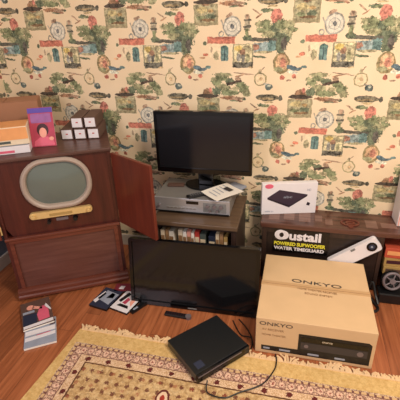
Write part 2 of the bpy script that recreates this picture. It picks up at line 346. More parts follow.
def smooth_path(pts, k=6):
    P = [Vector(p) for p in pts]; out = []
    for i in range(len(P)-1):
        a, b, c, d = P[max(i-1, 0)], P[i], P[i+1], P[min(i+2, len(P)-1)]
        for j in range(k):
            t = j/k; out.append(.5*((2*b) + (c-a)*t + (2*a-5*b+4*c-d)*t*t + (3*b-a-3*c+d)*t**3))
    return out + [P[-1]]
def obj(name, bm, mat, parent=None, smooth=False, loc=None, rot=None):
    me = bpy.data.meshes.new(name); bm.to_mesh(me); bm.free(); me.materials.append(M[mat] if isinstance(mat, str) else mat)
    if smooth:
        for p in me.polygons: p.use_smooth = True
        me.set_sharp_from_angle(angle=math.radians(35))
    o = bpy.data.objects.new(name, me); C.objects.link(o)
    if parent: o.parent = parent
    if loc: o.location = loc
    if rot: o.rotation_euler = rot
    return o
def box(name, x0, x1, y0, y1, z0, z1, mat, parent=None, bev=0, label=None):
    o = obj(name, bm_box(bmesh.new(), x0, x1, y0, y1, z0, z1, bev), mat, parent)
    if label: o['label'] = label
    return o
def thing(name, label, cat, loc=(0, 0, 0), rot=(0, 0, 0), group=None):
    o = bpy.data.objects.new(name, None); C.objects.link(o); o.location = loc; o.rotation_euler = rot; o.empty_display_size = .05
    return tag(o, label, cat, group)
def tag(o, label, cat, group=None):
    o['label'] = label; o['category'] = cat
    if group: o['group'] = group
    return o
def struct(o): o['kind'] = 'structure'; return o
def text(name, s, size, mat, parent, mw, width=None, depth=.0008, label=None, bold=0):
    cu = bpy.data.curves.new(name, 'FONT'); cu.body = s; cu.size = size; cu.extrude = depth/2; cu.offset = bold; cu.align_x = 'CENTER'; cu.align_y = 'CENTER'
    to = bpy.data.objects.new(name, cu); C.objects.link(to)
    bpy.context.view_layer.update()
    me = bpy.data.meshes.new_from_object(to.evaluated_get(bpy.context.evaluated_depsgraph_get()))
    bpy.data.objects.remove(to)
    if width:
        xs = [v.co.x for v in me.vertices]; k = width/(max(xs)-min(xs))
        for v in me.vertices: v.co.x *= k
    me.transform(mw); me.materials.clear(); me.materials.append(M[mat])
    o = bpy.data.objects.new(name, me); C.objects.link(o); o.parent = parent
    if label: o['label'] = label
    return o
def T(x, y, z, rx=0, rz=0): return Matrix.Translation((x, y, z)) @ Matrix.Rotation(rz, 4, 'Z') @ Matrix.Rotation(rx, 4, 'X')

# ---------------------------------------------------------------- room
D, LX = 2.2, -1.83
struct(box('floor', LX-.1, 2.6, -1.6, D+.1, -.05, 0, 'floor'))
struct(box('wall_back', LX, 2.6, D, D+.1, 0, 2.5, 'wall_b'))
bm = bmesh.new(); bm_box(bm, LX-.1, LX, -1.6, D+.1, .92, 2.5); struct(obj('wall_left', bm, 'wall_l'))
struct(box('wall_left_lower', LX-.1, LX+.002, -1.6, D+.1, 0, .92, 'lower_blue_grey'))  # lower part of the left wall, coloured plain blue-grey
struct(box('baseboard_left', LX, LX+.016, -1.6, D, 0, .085, 'trim', bev=.004))
struct(box('baseboard_back', LX+.016, 2.6, D-.014, D, 0, .085, 'trim', bev=.004))

# ---------------------------------------------------------------- rug
rug = thing('area_rug', 'patterned gold, cream and maroon area rug with pale fringe lying on the wood floor', 'rug')
bm = bmesh.new()
nx, ny = 60, 44; x1, y0 = 1.7, -.5
V = [[None]*(ny+1) for _ in range(nx+1)]
for i in range(nx+1):
    for j in range(ny+1):
        yy = y0 + (RY1-y0)*j/ny; xl = RX0 - .02 + .045*max(0, (yy-.9))/.46
        xx = xl + (x1-xl)*i/nx
        V[i][j] = bm.verts.new((xx, yy + (.004*math.sin(xx*9) if j == ny else 0), .009 + .0018*math.sin(xx*7+yy*3)*math.sin(yy*9)))
for i in range(nx):
    for j in range(ny): bm.faces.new((V[i][j], V[i+1][j], V[i+1][j+1], V[i][j+1]))
r = bmesh.ops.extrude_face_region(bm, geom=bm.faces[:]); 
for v in r['geom']:
    if isinstance(v, bmesh.types.BMVert): v.co.z = .0005
bmesh.ops.recalc_face_normals(bm, faces=bm.faces[:])
obj('pile', bm, 'rug', rug, True)
bm = bmesh.new(); x = RX0 + .04
while x < 1.65:
    L = .012 + .026*max(0, math.sin(x*23 + 2*math.sin(x*7)))*(.6+.4*math.sin(x*61)) + random.random()*.014; a = random.uniform(-.9, .9)
    bm_tube(bm, [(x, RY1-.008, .009), (x + a*L*.4, RY1 + L*.5, .008), (x + a*L*1.1, RY1 + L, .005)], .0045, 5)
    x += .0055
f = obj('fringe', bm, 'fringe', rug, True); f['kind'] = 'stuff'

# ---------------------------------------------------------------- vintage television console
ang = math.atan2(.482, .876)
tv = thing('television_console', 'vintage mahogany television console with open doors and rounded screen', 'television', (-1.5, 1.517, 0), (0, 0, ang))
W_, DP, HT = .622, .40, .861
bm = bmesh.new()
bm_box(bm, 0, .018, 0, DP, .03, HT-.018); bm_box(bm, W_-.018, W_, 0, DP, .03, HT-.018); bm_box(bm, .018, W_-.018, DP-.012, DP, .03, HT-.018); bm_box(bm, .018, W_-.018, .002, DP-.012, .395, .413)
obj('cabinet_body', bm, 'mahog', tv)
box('top_board', -.006, W_+.006, -.012, DP+.006, HT-.018, HT, 'top_dark', tv, .004)
# front panel with the screen opening
bm = bmesh.new()
scx, scz, shw, shh = .325, .694, .178, .143
oc = rrect(scx, scz, shw-.006, shh-.006, .128, 8)
def to_rect(p, x0=.018, x1=W_-.018, z0=.413, z1=HT-.018):
    dx, dz = p[0]-scx, p[1]-scz; k = min(((x1-scx) if dx > 0 else (scx-x0))/max(abs(dx), 1e-6), ((z1-scz) if dz > 0 else (scz-z0))/max(abs(dz), 1e-6))
    return (scx+dx*k, scz+dz*k)
bm_ring(bm, [to_rect(p) for p in oc], oc, XZ, .010, .022)
obj('front_panel', bm, 'mahog', tv)
bm = bmesh.new()
n = len(oc)
prof = [(0, .012), (-.002, -.002), (.005, -.010), (.014, -.012), (.023, -.006), (.028, .010)]
rings = []
for inset, y in prof:
    pts = rrect(scx, scz, shw-inset, shh-inset, .134-inset, 8); rings.append([bm.verts.new((u, y, v)) for u, v in pts])
for a, b in zip(rings, rings[1:]):
    for i in range(n): bm.faces.new((a[i], a[(i+1) % n], b[(i+1) % n], b[i]))
bmesh.ops.recalc_face_normals(bm, faces=bm.faces[:])
bz = obj('screen_bezel', bm, 'bezel', tv, True); bz['label'] = 'cream rounded screen surround'
bm = bmesh.new(); rings = []
for k in range(9):
    s = 1 - k/8; ins = .026; hw, hh = (shw-ins)*max(s, .001), (shh-ins)*max(s, .001)
    rings.append([bm.verts.new((u, .010 - .020*(1-s*s), v)) for u, v in rrect(scx, scz, hw, hh, .106*max(s, .001), 8)])
for a, b in zip(rings, rings[1:]):
    for i in range(n): bm.faces.new((a[i], a[(i+1) % n], b[(i+1) % n], b[i]))
bm.faces.new(rings[-1]); bmesh.ops.recalc_face_normals(bm, faces=bm.faces[:])
obj('picture_tube', bm, 'crt', bz, True)['label'] = 'grey-green picture tube glass'
# brass control plate and knobs
cp = obj('control_plate', bm_prism(bmesh.new(), rrect(.318, .524, .165, .0185, .018, 6), XZ, -.010, .010), 'brass', tv, True); cp['label'] = 'long brass control plate under the screen'
obj('name_strip', bm_prism(bmesh.new(), rrect(.315, .522, .060, .007, .003, 3), XZ, -.013, -.0095), 'ochre', cp)
for kx in (.172, .464):
    obj('knob', bm_cyl(bm_cyl(bmesh.new(), (kx, -.018, .524), (0, -1, 0), .013, .016, .011), (kx, -.027, .524), (0, -1, 0), .006, .006), 'brass', cp, True)
for kx, rr in ((.245, .011), (.385, .014)):
    obj('lower_knob', bm_cyl(bmesh.new(), (kx, -.004, .478), (0, -1, 0), rr, .028, rr*.8), 'black', tv, True)
obj('badge', bm_prism(bmesh.new(), rrect(.315, .482, .032, .008, .004, 3), XZ, .004, .0105), 'steel', tv)
# lower speaker panel, mouldings and plinth
bm = bmesh.new(); bm_box(bm, .018, .040, -.006, .014, .075, .395); bm_box(bm, W_-.040, W_-.018, -.006, .014, .075, .395); bm_box(bm, .040, W_-.040, -.006, .014, .372, .395)
obj('lower_frame', bm, 'mahog_mould', tv)
box('lower_panel', .040, W_-.040, .004, .016, .075, .372, 'mahog_x', tv)
bm = bmesh.new(); bm_box(bm, .0, W_, -.014, .012, .395, .412, .004); obj('ledge_moulding', bm, 'mahog_mould', tv)
bm = bmesh.new(); bm_prism(bm, [(.014, .075), (-.012, .072), (-.014, .062), (-.024, .056), (-.024, .038), (-.030, .030), (-.030, .016), (.014, .016)], lambda u, v, d: (d, u, v), -.006, W_+.006)
obj('base_moulding', bm, 'mahog_mould', tv)
for fx in (.04, W_-.04):
    for fy in (.03, DP-.04): box('foot', fx-.02, fx+.02, fy-.02, fy+.02, 0, .03, 'rackdark', tv)
def console_door(hx, a, sgn):
    dn = obj('door', bm_box(bmesh.new(), 0, .318, -.009, .009, .418, .836, .003), 'door_in', tv, loc=(hx, -.016, 0), rot=(0, 0, a))
    return dn
d1 = console_door(W_+.006, math.radians(-58.5), 1); d2 = console_door(-.006, math.radians(-160), -1)
for d_, s_ in ((d1, 1), (d2, -1)):
    for zz in (.47, .78): obj('hinge', bm_cyl(bmesh.new(), (-.004, 0, zz), (0, 0, 1), .005, .05, n=12), 'brass', d_)

# ---------------------------------------------------------------- things on the console
TZ = HT
def frame_local(lx, ly):  # console coordinates to world
    return (-1.5 + lx*math.cos(ang) - ly*math.sin(ang), 1.517 + lx*math.sin(ang) + ly*math.cos(ang))
# brown carton
car = thing('cardboard_carton', 'worn brown cardboard carton on the console behind the picture boxes', 'box', (-1.600, 1.905, TZ), (0, 0, math.radians(28)))
bm = bmesh.new(); bm_box(bm, -.155, .175, -.075, .075, .0015, .215, .003); obj('box_body', bm, 'card_dk', car)
bm = bmesh.new(); bm_box(bm, -.153, -.002, -.073, .073, .216, .219); bm_box(bm, .002, .173, -.073, .073, .216, .219); obj('flap', bm, 'card_dk', car)
# white and pink flat box under the orange one
fb = thing('picture_box', 'flat white and pink printed box lying at the console front edge', 'box', (-1.475, 1.675, TZ), (0, 0, ang))
box('box_body', -.125, .125, -.065, .065, .001, .040, 'white', fb, .002); box('pink_stripe', -.12, .05, -.0665, -.0645, .008, .020, 'pink', fb); box('cover_picture', -.12, .12, -.06, .06, .0395, .0412, 'greyprint', fb)
ob = thing('picture_box', 'orange landscape picture box lying on the flat white and pink box', 'box', (-1.490, 1.695, TZ+.0425), (0, 0, ang+.03))
box('box_body', -.13, .13, -.075, .075, 0, .092, 'cream', ob, .002)
box('front_picture', -.127, .127, -.0768, -.0745, .028, .088, 'orange', ob); box('title_stripe', -.12, .04, -.0772, -.0748, .010, .022, 'green', ob)
box('top_picture', -.125, .125, -.07, .07, .0915, .0932, 'orange', ob)
# pink magazine leaning on the carton
mg = thing('magazine', 'pink and purple magazine standing on the console, violet band on top', 'magazine', (-1.315, 1.775, TZ+.001), (math.radians(-17), 0, math.radians(24)))
box('pages', -.062, .062, 0, .010, 0, .205, 'paper', mg)
box('cover', -.063, .063, -.0015, .0005, 0, .206, 'rose', mg)
box('title_band', -.063, .063, -.0025, -.001, .178, .204, 'violet', mg); obj('masthead', bm_prism(bmesh.new(), rrect(0, .150, .052, .024, .006, 3), XZ, -.0025, -.001), 'purple', mg)
obj('portrait_hair', bm_prism(bmesh.new(), circ(.002, .088, .030, .034), XZ, -.0025, -.001), 'hair', mg); obj('portrait_face', bm_prism(bmesh.new(), circ(.002, .074, .019, .026), XZ, -.0035, -.002), 'skin', mg)
obj('portrait_dress', bm_prism(bmesh.new(), [(-.05, .005), (.056, .005), (.05, .035), (.02, .052), (-.016, .050), (-.045, .03)], XZ, -.003, -.0015), 'pink', mg); obj('portrait_hand', bm_prism(bmesh.new(), circ(.042, .040, .012, .010), XZ, -.004, -.003), 'skin', mg)
# five roll boxes
RB = [(-1.252, 1.905, 0, 'bottom row, leftmost'), (-1.181, 1.925, 0, 'bottom row, middle'), (-1.110, 1.945, 0, 'bottom row, rightmost'),
      (-1.196, 1.935, 1, 'stacked on top, left one'), (-1.126, 1.955, 1, 'stacked on top, right one')]
proto = None
for x, y, lv, which in RB:
    if proto is None:
        proto = thing('roll_box', '', 'box', group='small dark boxes with white end labels')
        box('carton', -.033, .033, 0, .20, .001, .060, 'brownc', proto, .002)
        l = box('end_label', -.028, .028, -.0015, .001, .006, .056, 'white', proto); l['label'] = 'white square end label'
        l2 = box('stamp', -.006, .006, -.0022, -.001, .030, .036, 'redp', l)
        b = proto; kids = None
    else:
        b = proto.copy(); C.objects.link(b)
        for ch in proto.children:
            c = ch.copy(); C.objects.link(c); c.parent = b
            for g in ch.children: gg = g.copy(); C.objects.link(gg); gg.parent = c
    b.location = (x, y, TZ + lv*.0605); b.rotation_euler = (0, 0, math.radians(15))
    tag(b, 'small dark box with white end label on the console, ' + which, 'box', 'small dark boxes with white end labels')

# ---------------------------------------------------------------- rack with records
rk = thing('media_rack', 'low walnut record rack against the wallpaper carrying receiver and monitor', 'rack', (-.505, 1.79, 0))
RZ = .46
box('top_board', -.238, .240, -.012, .392, RZ-.026, RZ, 'rackwood', rk, .004)
box('side_panel', -.232, -.212, 0, .385, 0, RZ-.026, 'rackdark', rk); box('side_panel', .205, .232, 0, .385, 0, RZ-.026, 'rackdark', rk)
box('back_panel', -.212, .205, .375, .385, .03, RZ-.026, 'rackdark', rk); box('shelf', -.212, .205, .01, .375, .085, .103, 'rackdark', rk); box('top_rail', -.212, .205, .006, .02, RZ-.042, RZ-.026, 'rackdark', rk)
SP = [(.016, 'cream', .278, 'cream'), (.013, 'tan', .284, 'tan'), (.018, 'paper', .274, 'off-white'), (.012, 'greyprint', .282, 'pale grey'), (.020, 'brownc', .262, 'short brown'), (.020, 'rackdark', .268, 'near-black'),
      (.017, 'cream', .286, 'ivory'), (.014, 'paper', .280, 'white'), (.012, 'brownc', .276, 'thin brown'), (.015, 'skin', .284, 'pinkish'), (.011, 'paper', .278, 'thin white'), (.018, 'redp', .286, 'red'),
      (.022, 'green', .274, 'grey-green'), (.024, 'navy', .266, 'dark blue'), (.020, 'greyprint', .260, 'grey'), (.016, 'hair', .270, 'dark maroon'), (.013, 'cream', .280, 'slim cream'), (.011, 'paper', .276, 'narrow white'), (.018, 'brownc', .272, 'wide brown'), (.014, 'tan', .282, 'light tan'), (.014, 'ochre', .270, 'ochre'), (.018, 'rackdark', .264, 'black')]
SP = [(a*1.48, b, c_, d) for a, b, c_, d in SP if d not in ('short brown', 'thin brown', 'wide brown', 'narrow white', 'pale grey', 'near-black', 'grey', 'dark maroon', 'black')]
x = -.712; prev = None
for i, (t_, mt, h, nm) in enumerate(SP):
    gap = .002 + (.024 if i == 3 else .014 if i == 9 else 0)
    x += gap
    lean = 0
    o = thing('record_album', '', 'record', (x + t_/2, 1.812 + random.uniform(0, .01), .1035), (0, lean, 0))
    box('sleeve', -t_/2, t_/2, 0, .28, 0, h, mt, o, .001)
    box('spine_label', -t_/2+.002, t_/2-.002, -.0008, .0004, h*.74, h*.88, 'ink_brown' if mt in ('paper', 'cream', 'tan', 'skin') else 'cream', o)
    tag(o, nm + (' record spine at the left end of the rack shelf' if prev is None else ' record spine in the rack, just right of the ' + prev + ' one'), 'record', 'records standing in the rack')
    prev = nm; x += t_ + .0012

# receiver
rc = thing('stereo_receiver', 'silver stereo receiver on the walnut rack with papers on it', 'receiver', (-.542, 1.888, RZ))
box('casing', -.217, .217, .006, .278, .008, .094, 'silver_top', rc, .003)
fp = box('faceplate', -.219, .219, -.006, .006, .010, .096, 'silver', rc, .002)
box('display', -.026, .044, -.0078, -.005, .066, .084, 'gloss', rc); box('black_strip', -.216, .216, -.0085, -.0055, .010, .017, 'black', rc)
box('control_inset', .070, .200, -.0078, -.005, .024, .080, 'grey', rc)
for kx, kz, r_ in ((.098, .062, .011), (.135, .062, .011), (.172, .062, .011), (.108, .036, .008), (.150, .036, .008), (-.185, .05, .008)): obj('knob', bm_cyl(bmesh.new(), (kx, -.015, kz), (0, -1, 0), r_, .018, r_*.85), 'steel', rc, True)
bm = bmesh.new()
for k in range(8): bm_box(bm, -.14+k*.022, -.124+k*.022, -.011, -.005, .036, .043, .001)
obj('button_row', bm, 'silver_top', rc)
for fx in (-.17, .17):
    for fy in (.04, .22): obj('foot', bm_cyl(bmesh.new(), (fx, fy, .0045), (0, 0, 1), .016, .009), 'black', rc)
RT = RZ + .0945
# monitor
mn = thing('monitor', 'black flat monitor standing on the silver receiver', 'monitor', (-.4965, 2.04, RT))
MZ0 = .102; MH = .353; MWd = .2745
bm = bmesh.new(); bm_ring(bm, rrect(0, MZ0+MH/2, MWd, MH/2, .006, 4), rrect(0, MZ0+MH/2+.005, MWd-.014, MH/2-.021, .002, 4), XZ, -.022, .006); obj('bezel', bm, 'gloss', mn)
box('screen', -MWd+.012, MWd-.012, -.016, -.004, MZ0+.022, MZ0+MH-.011, 'screen', mn)
bm = bmesh.new(); bm_box(bm, -MWd+.003, MWd-.003, .004, .026, MZ0+.003, MZ0+MH-.003, .006); bm_box(bm, -.16, .16, .024, .045, MZ0+.05, MZ0+.28, .012); obj('back_housing', bm, 'black', mn)
bm = bmesh.new(); bm_box(bm, -.045, .045, .022, .050, .012, MZ0+.10, .006); obj('neck', bm, 'gloss', mn)
bm = bmesh.new(); bm_prism(bm, circ(0, .040, .125, .078, 40), XY, .0008, .013); obj('stand_base', bm, 'gloss', mn, True)
# papers, remote and slim case on the receiver
def sheet(name, pts, z, mat, label, curl=.006):
    # four corners bilinear with a small curl and 0.8 mm thickness
    bm = bmesh.new(); n_ = 8; G = []
    for i in range(n_+1):
        row = []
        for j in range(n_+1):
            u, v = i/n_, j/n_; p = [(1-u)*(1-v)*pts[0][k] + u*(1-v)*pts[1][k] + u*v*pts[2][k] + (1-u)*v*pts[3][k] for k in (0, 1)]
            row.append(bm.verts.new((p[0], p[1], z + curl*((2*u-1)**2)*.5 + curl*.4*math.sin(v*3+u))))
        G.append(row)
    for i in range(n_):
        for j in range(n_): bm.faces.new((G[i][j], G[i+1][j], G[i+1][j+1], G[i][j+1]))
    r = bmesh.ops.extrude_face_region(bm, geom=bm.faces[:])
    for v in r['geom']:
        if isinstance(v, bmesh.types.BMVert): v.co.z += .0008
    bmesh.ops.recalc_face_normals(bm, faces=bm.faces[:])
    return obj(name, bm, mat, None, True)
pp = sheet('leaflet', [(-.500, 1.955), (-.385, 1.845), (-.262, 2.00), (-.375, 2.100)], RT+.0155, 'paper', '')
tag(pp, 'white printed leaflet lying across the right end of the receiver', 'paper')
bm = bmesh.new()
for k in range(5):
    a0 = Vector((-.455+.012*k*1.2, 1.965+.026*k-.01, 0)); d_ = Vector((.055, -.052, 0)); s_ = Vector((.004, .004, 0))
    vs = [bm.verts.new(v + Vector((0, 0, RT+.0208))) for v in (a0, a0+d_, a0+d_+s_, a0+s_)]; bm.faces.new(vs)
obj('print_lines', bm, 'greyprint', pp)
bm = bmesh.new(); a0 = Vector((-.385, 2.01, RT+.0212)); vs = [bm.verts.new(a0+Vector(q)) for q in ((0, 0, 0), (.045, -.035, 0), (.065, -.008, 0), (.02, .03, 0))]; bm.faces.new(vs); obj('print_photo', bm, 'ink', pp)
p2 = box('booklet', -.045, .045, -.032, .032, 0, .012, 'greyprint'); p2.location = (-.314, 2.085, RT+.001); p2.rotation_euler = (0, 0, math.radians(-30)); tag(p2, 'grey booklet under the white leaflet beside the monitor base', 'booklet')
rm = thing('remote_control', 'black remote control lying on the receiver in front of the monitor', 'remote', (-.520, 1.925, RT+.001), (0, 0, math.radians(38)))
obj('case', bm_box(bmesh.new(), -.055, .055, -.018, .018, 0, .014, .004), 'black', rm)
bm = bmesh.new()
for i in range(6):
    for j in (-1, 0, 1): bm_cyl(bm, (-.035+i*.014, j*.010, .0165), (0, 0, 1), .003, .003, n=10)
obj('keypad', bm, 'grey', rm)
sl = box('slim_case', -.05, .05, -.018, .018, 0, .014, 'brownc', bev=.003); sl.location = (-.675, 2.05, RT+.0005); sl.rotation_euler = (0, 0, math.radians(8)); tag(sl, 'slim red-brown case on the left of the receiver top', 'case')

# ---------------------------------------------------------------- television leaning on the floor
lean = math.atan2(.062, .388)
ft = thing('flat_television', 'large black flat television leaning against the rack on the floor', 'television', (-.488, 1.640, .0015), (-lean, 0, math.radians(1.0)))
TWH, TH_ = .358, .396
bm = bmesh.new(); bm_ring(bm, rrect(0, TH_/2, TWH, TH_/2, .008, 4), rrect(0, TH_/2+.003, TWH-.018, TH_/2-.020, .002, 4), XZ, -.022, .004); obj('bezel', bm, 'gloss', ft)
box('screen', -TWH+.016, TWH-.016, -.014, -.004, .020, TH_-.014, 'screen_tv', ft)
bm = bmesh.new(); bm_box(bm, -TWH+.004, TWH-.004, .003, .024, .004, TH_-.004, .008); bm_box(bm, -.22, .22, .022, .056, .05, .30, .015); obj('back_housing', bm, 'black', ft)
box('maker_plate', -.025, .025, -.0232, -.0215, .006, .012, 'grey', ft)

# ---------------------------------------------------------------- disc player and things on the floor
am = thing('disc_player', 'flat black disc player lying diagonally on rug edge and floor', 'player', (-.338, 1.352, 0), (0, 0, math.radians(48)))
# local -y side is the front; floor contact rises a little over the rug
AW, AD, AZ = .149, .131, .0140
box('casing', -AW, AW, -AD+.012, AD, AZ+.004, AZ+.046, 'amp', am, .003)
box('front_panel', -AW, AW, -AD, -AD+.014, AZ+.004, AZ+.047, 'gloss', am, .002)
box('silver_trim', -AW+.004, AW-.05, -AD-.0012, -AD+.001, AZ+.034, AZ+.040, 'steel', am, label='thin silver strip along the front'); box('tray', -.08, .02, -AD-.001, -AD+.001, AZ+.018, AZ+.030, 'black', am)
box('top_sticker', -.125, -.085, -.100, -.060, AZ+.0458, AZ+.0466, 'navy', am)
for fx in (-.12, .12):
    for fy in (-.10, .10): obj('foot', bm_cyl(bmesh.new(), (fx, fy, AZ+.002), (0, 0, 1), .012, .006), 'black', am)
def cable(name, pts, r, label):
    o = obj(name, bm_tube(bmesh.new(), smooth_path(pts), r, 8), 'black', None, True); tag(o, label, 'cable'); return o
c1 = cable('power_cord', [(-.300, 1.165, .035), (-.290, 1.120, .0175), (-.216, 1.110, .0165), (-.155, 1.150, .0165), (-.066, 1.21, .0165), (-.02, 1.295, .0165), (-.012, 1.35, .0165), (-.02, 1.392, .0150)], .0032, 'thin black cord looping over the rug below the cardboard box')
bpy.context.view_layer.update(); c1.parent = am; c1.matrix_parent_inverse = am.matrix_world.inverted(); del c1['category']; c1['label'] = 'thin black cord'
c2 = cable('signal_cable', [(-.225, 1.600, .004), (-.185, 1.555, .004), (-.150, 1.50, .004), (-.137, 1.45, .004), (-.137, 1.42, .005), (-.140, 1.405, .005)], .003, 'black cable on the bare floor between player and cardboard box')
c3 = cable('signal_cable', [(-.255, 1.585, .004), (-.225, 1.53, .004), (-.195, 1.49, .004), (-.150, 1.48, .010), (-.135, 1.45, .011), (-.130, 1.43, .010)], .003, 'second black cable curling from the leaning television to the player')
r2 = thing('remote_control', 'black remote control on the wood floor in front of the leaning television', 'remote', (-.555, 1.560, .0005), (0, 0, math.radians(-2)))
obj('case', bm_box(bmesh.new(), -.072, .058, -.015, .015, 0, .015, .004), 'black', r2); obj('end_cap', bm_cyl(bmesh.new(), (.061, 0, .008), (0, 0, 1), .0165, .016), 'steel', r2, True)['label'] = 'grey round end'
bm = bmesh.new()
for i in range(8):
    for j in (-1, 0, 1): bm_cyl(bm, (-.058+i*.013, j*.008, .0155), (0, 0, 1), .0025, .002, n=8)
obj('keypad', bm, 'hair', r2)

# printed matter on the floor by the console
def flat_pub(name, label, loc, rz, hw, hh, th, cover, parts, tilt=0, tiltx=0):
    t = thing(name, label, 'magazine' if name == 'magazine' else 'case', loc, (tiltx, tilt, rz)); box('pages' if name == 'magazine' else 'case', -hw, hw, -hh, hh, 0, th, 'paper' if name == 'magazine' else 'black', t, .001)
    box('cover', -hw, hw, -hh, hh, th-.0004, th+.0008, cover, t)
    for nm, pts, mt in parts: obj(nm, bm_prism(bmesh.new(), pts, XY, th+.0006, th+.0018), mt, t)
    return t
rzA = math.radians(40)
flat_pub('magazine', 'grey and white magazine under the red dress one, nearest the rug corner', (-1.222, 1.292, .001), math.radians(33), .078, .095, .012, 'greyprint',
    [('white_band', [(-.074, -.010), (.074, -.002), (.074, .030), (-.074, .022)], 'white'), ('white_band', [(-.074, -.050), (.074, -.036), (.074, -.014), (-.074, -.024)], 'white'), ('red_line', [(-.02, -.022), (.05, -.016), (.05, -.010), (-.02, -.016)], 'pink'), ('dark_corner', [(.045, .035), (.074, .04), (.074, .075), (.06, .075)], 'hair')])
flat_pub('magazine', 'magazine with red dressed figure and dark block, in front of the console', (-1.318, 1.405, .0165), rzA, .078, .112, .010, 'brownc',
    [('red_figure', [(.005, -.075), (.060, -.070), (.062, .0), (.045, .045), (.020, .04), (.0, -.02)], 'pink'), ('dark_block', [(-.075, -.085), (-.005, -.080), (.0, .0), (-.07, .005)], 'navy'),
     ('figure_head', circ(-.028, .058, .020), 'skin'), ('figure_arm', [(-.02, .045), (.03, .02), (.035, .035), (-.01, .065)], 'skin'), ('white_strip', [(-.075, -.108), (.075, -.104), (.075, -.080), (-.075, -.088)], 'white'), ('white_arm', [(.045, .04), (.072, -.01), (.076, .0), (.055, .06)], 'white'), ('grey_band', [(-.07, .01), (-.01, .01), (-.01, .028), (-.07, .028)], 'greyprint')], 0)
flat_pub('disc_case', 'black and pale grey disc case on the floor below the console corner', (-1.000, 1.607, .001), math.radians(-10), .060, .082, .014, 'navy',
    [('pale_picture', [(-.045, -.02), (.045, -.045), (.055, .05), (-.03, .06)], 'greyprint'), ('white_shape', [(-.058, -.045), (-.035, -.055), (-.02, .03), (-.04, .05)], 'white'), ('white_glint', [(.0, .0), (.04, .01), (.035, .045), (.01, .05)], 'white')])
flat_pub('disc_case', 'white disc case with red and black picture beside the leaning television', (-.868, 1.602, .001), math.radians(-14), .058, .080, .014, 'white',
    [('black_shape', [(-.035, -.05), (.04, -.05), (.03, -.03), (-.025, -.03)], 'black'), ('red_shape', [(-.018, -.02), (.006, -.025), (.01, .02), (-.012, .03)], 'rose'), ('black_band', [(-.05, -.01), (-.03, -.02), (-.012, .06), (-.035, .07)], 'black'), ('pink_shape', [(.02, .0), (.045, -.03), (.04, .05), (.015, .06)], 'skin')])
flat_pub('disc_case', 'narrow black disc case between white case and leaning television', (-.786, 1.580, .001), math.radians(-30), .014, .058, .014, 'black', [('edge_label', [(-.006, -.04), (.006, -.04), (.006, -.01), (-.006, -.01)], 'greyprint')])
flat_pub('disc_case', 'dark disc case tucked behind the two by the console foot', (-.935, 1.718, .001), math.radians(10), .055, .035, .014, 'maroonp', [('white_patch', [(-.03, -.015), (.0, -.02), (.005, .01), (-.02, .012)], 'white')])

# ---------------------------------------------------------------- large cardboard carton
bx = thing('cardboard_box', 'large sealed tan cardboard box printed ONKYO on the floor', 'box', (.146, 1.405, 0), (0, 0, 0))
BW, BD, BH = .264, .528, .214
box('carton', -BW, BW, 0, BD, .0005, BH, 'card', bx, .003)
box('tape', -BW-.0008, BW+.0008, BD*.47, BD*.47+.036, BH-.012, BH+.0008, 'tape', bx, label='brown sealing tape across the top')
bm = bmesh.new(); bm_box(bm, -BW, BW, BD*.5-.001, BD*.5+.001, BH-.001, BH+.0014); obj('flap_seam', bm, 'ink_brown', bx)
text('top_lettering', 'ONKYO', .036, 'ink', bx, T(.010, .300, BH+.002, 0, math.radians(-3)), .245)
text('top_small_print', 'HOME THEATER RECEIVER', .018, 'ink_brown', bx, T(.012, .242, BH+.002, 0, math.radians(-3)), .19)
text('top_small_print', 'SOUND SYSTEM', .018, 'ink_brown', bx, T(.018, .212, BH+.002, 0, math.radians(-3)), .13)
text('front_lettering', 'ONKYO', .028, 'ink', bx, T(-.172, -.0008, .184, PI/2), .150)
text('front_small_print', 'AV RECEIVER', .016, 'ink_brown', bx, T(-.185, -.0006, .150, PI/2), .10); text('front_small_print', 'HOME THEATER', .014, 'ink_brown', bx, T(-.180, -.0006, .118, PI/2), .11)
fpn = obj('product_picture', bm_prism(bmesh.new(), [(-.067, .150), (.235, .152), (.249, .140), (.249, .020), (-.235, .022), (-.235, .050), (-.067, .052)], XZ, -.0012, .001), 'black', bx); fpn['label'] = 'black printed picture of a receiver'
box('picture_screen', -.055, .235, -.002, -.001, .108, .134, 'gloss', fpn); box('picture_panel', -.055, .235, -.002, -.001, .062, .102, 'ink', fpn)
for cx_, r_ in ((.205, .014), (-.03, .010)): obj('picture_knob', bm_prism(bmesh.new(), circ(cx_, .082, r_), XZ, -.003, -.0018), 'steel', fpn)
text('picture_brand', 'ONKYO', .012, 'cream', fpn, T(.06, -.0022, .121, PI/2), .045)
for x0, wd in ((-.225, .03), (-.15, .05), (-.02, .05), (.10, .045)): box('caption_strip', x0, x0+wd, -.002, -.001, .030, .040, 'greyprint', fpn)

# ---------------------------------------------------------------- bench with label, and things on it
bn = thing('media_bench', 'long low dark wooden bench with glossy brown top and black label plate', 'bench', (-.150, 1.986, 0), (0, 0, math.radians(-.2)))
BZ = .395
box('top_board', -.012, 1.05, -.010, .205, BZ-.030, BZ, 'benchtop', bn, .004)
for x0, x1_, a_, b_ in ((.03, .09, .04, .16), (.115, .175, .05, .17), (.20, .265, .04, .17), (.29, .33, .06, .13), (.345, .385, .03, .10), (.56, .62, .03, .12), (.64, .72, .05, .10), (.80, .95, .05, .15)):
    box('brown_square', x0, x1_, a_, b_, BZ-.001, BZ+.0008, 'benchsquare', bn)  # thin squares of lighter brown on the bench top
bm = bmesh.new(); bm_ring(bm, circ(.478, .070, .052, .040), circ(.478, .070, .040, .028), XY, BZ-.001, BZ+.005); bm_ring(bm, circ(.478, .066, .026, .020), circ(.478, .066, .015, .010), XY, BZ-.001, BZ+.006)
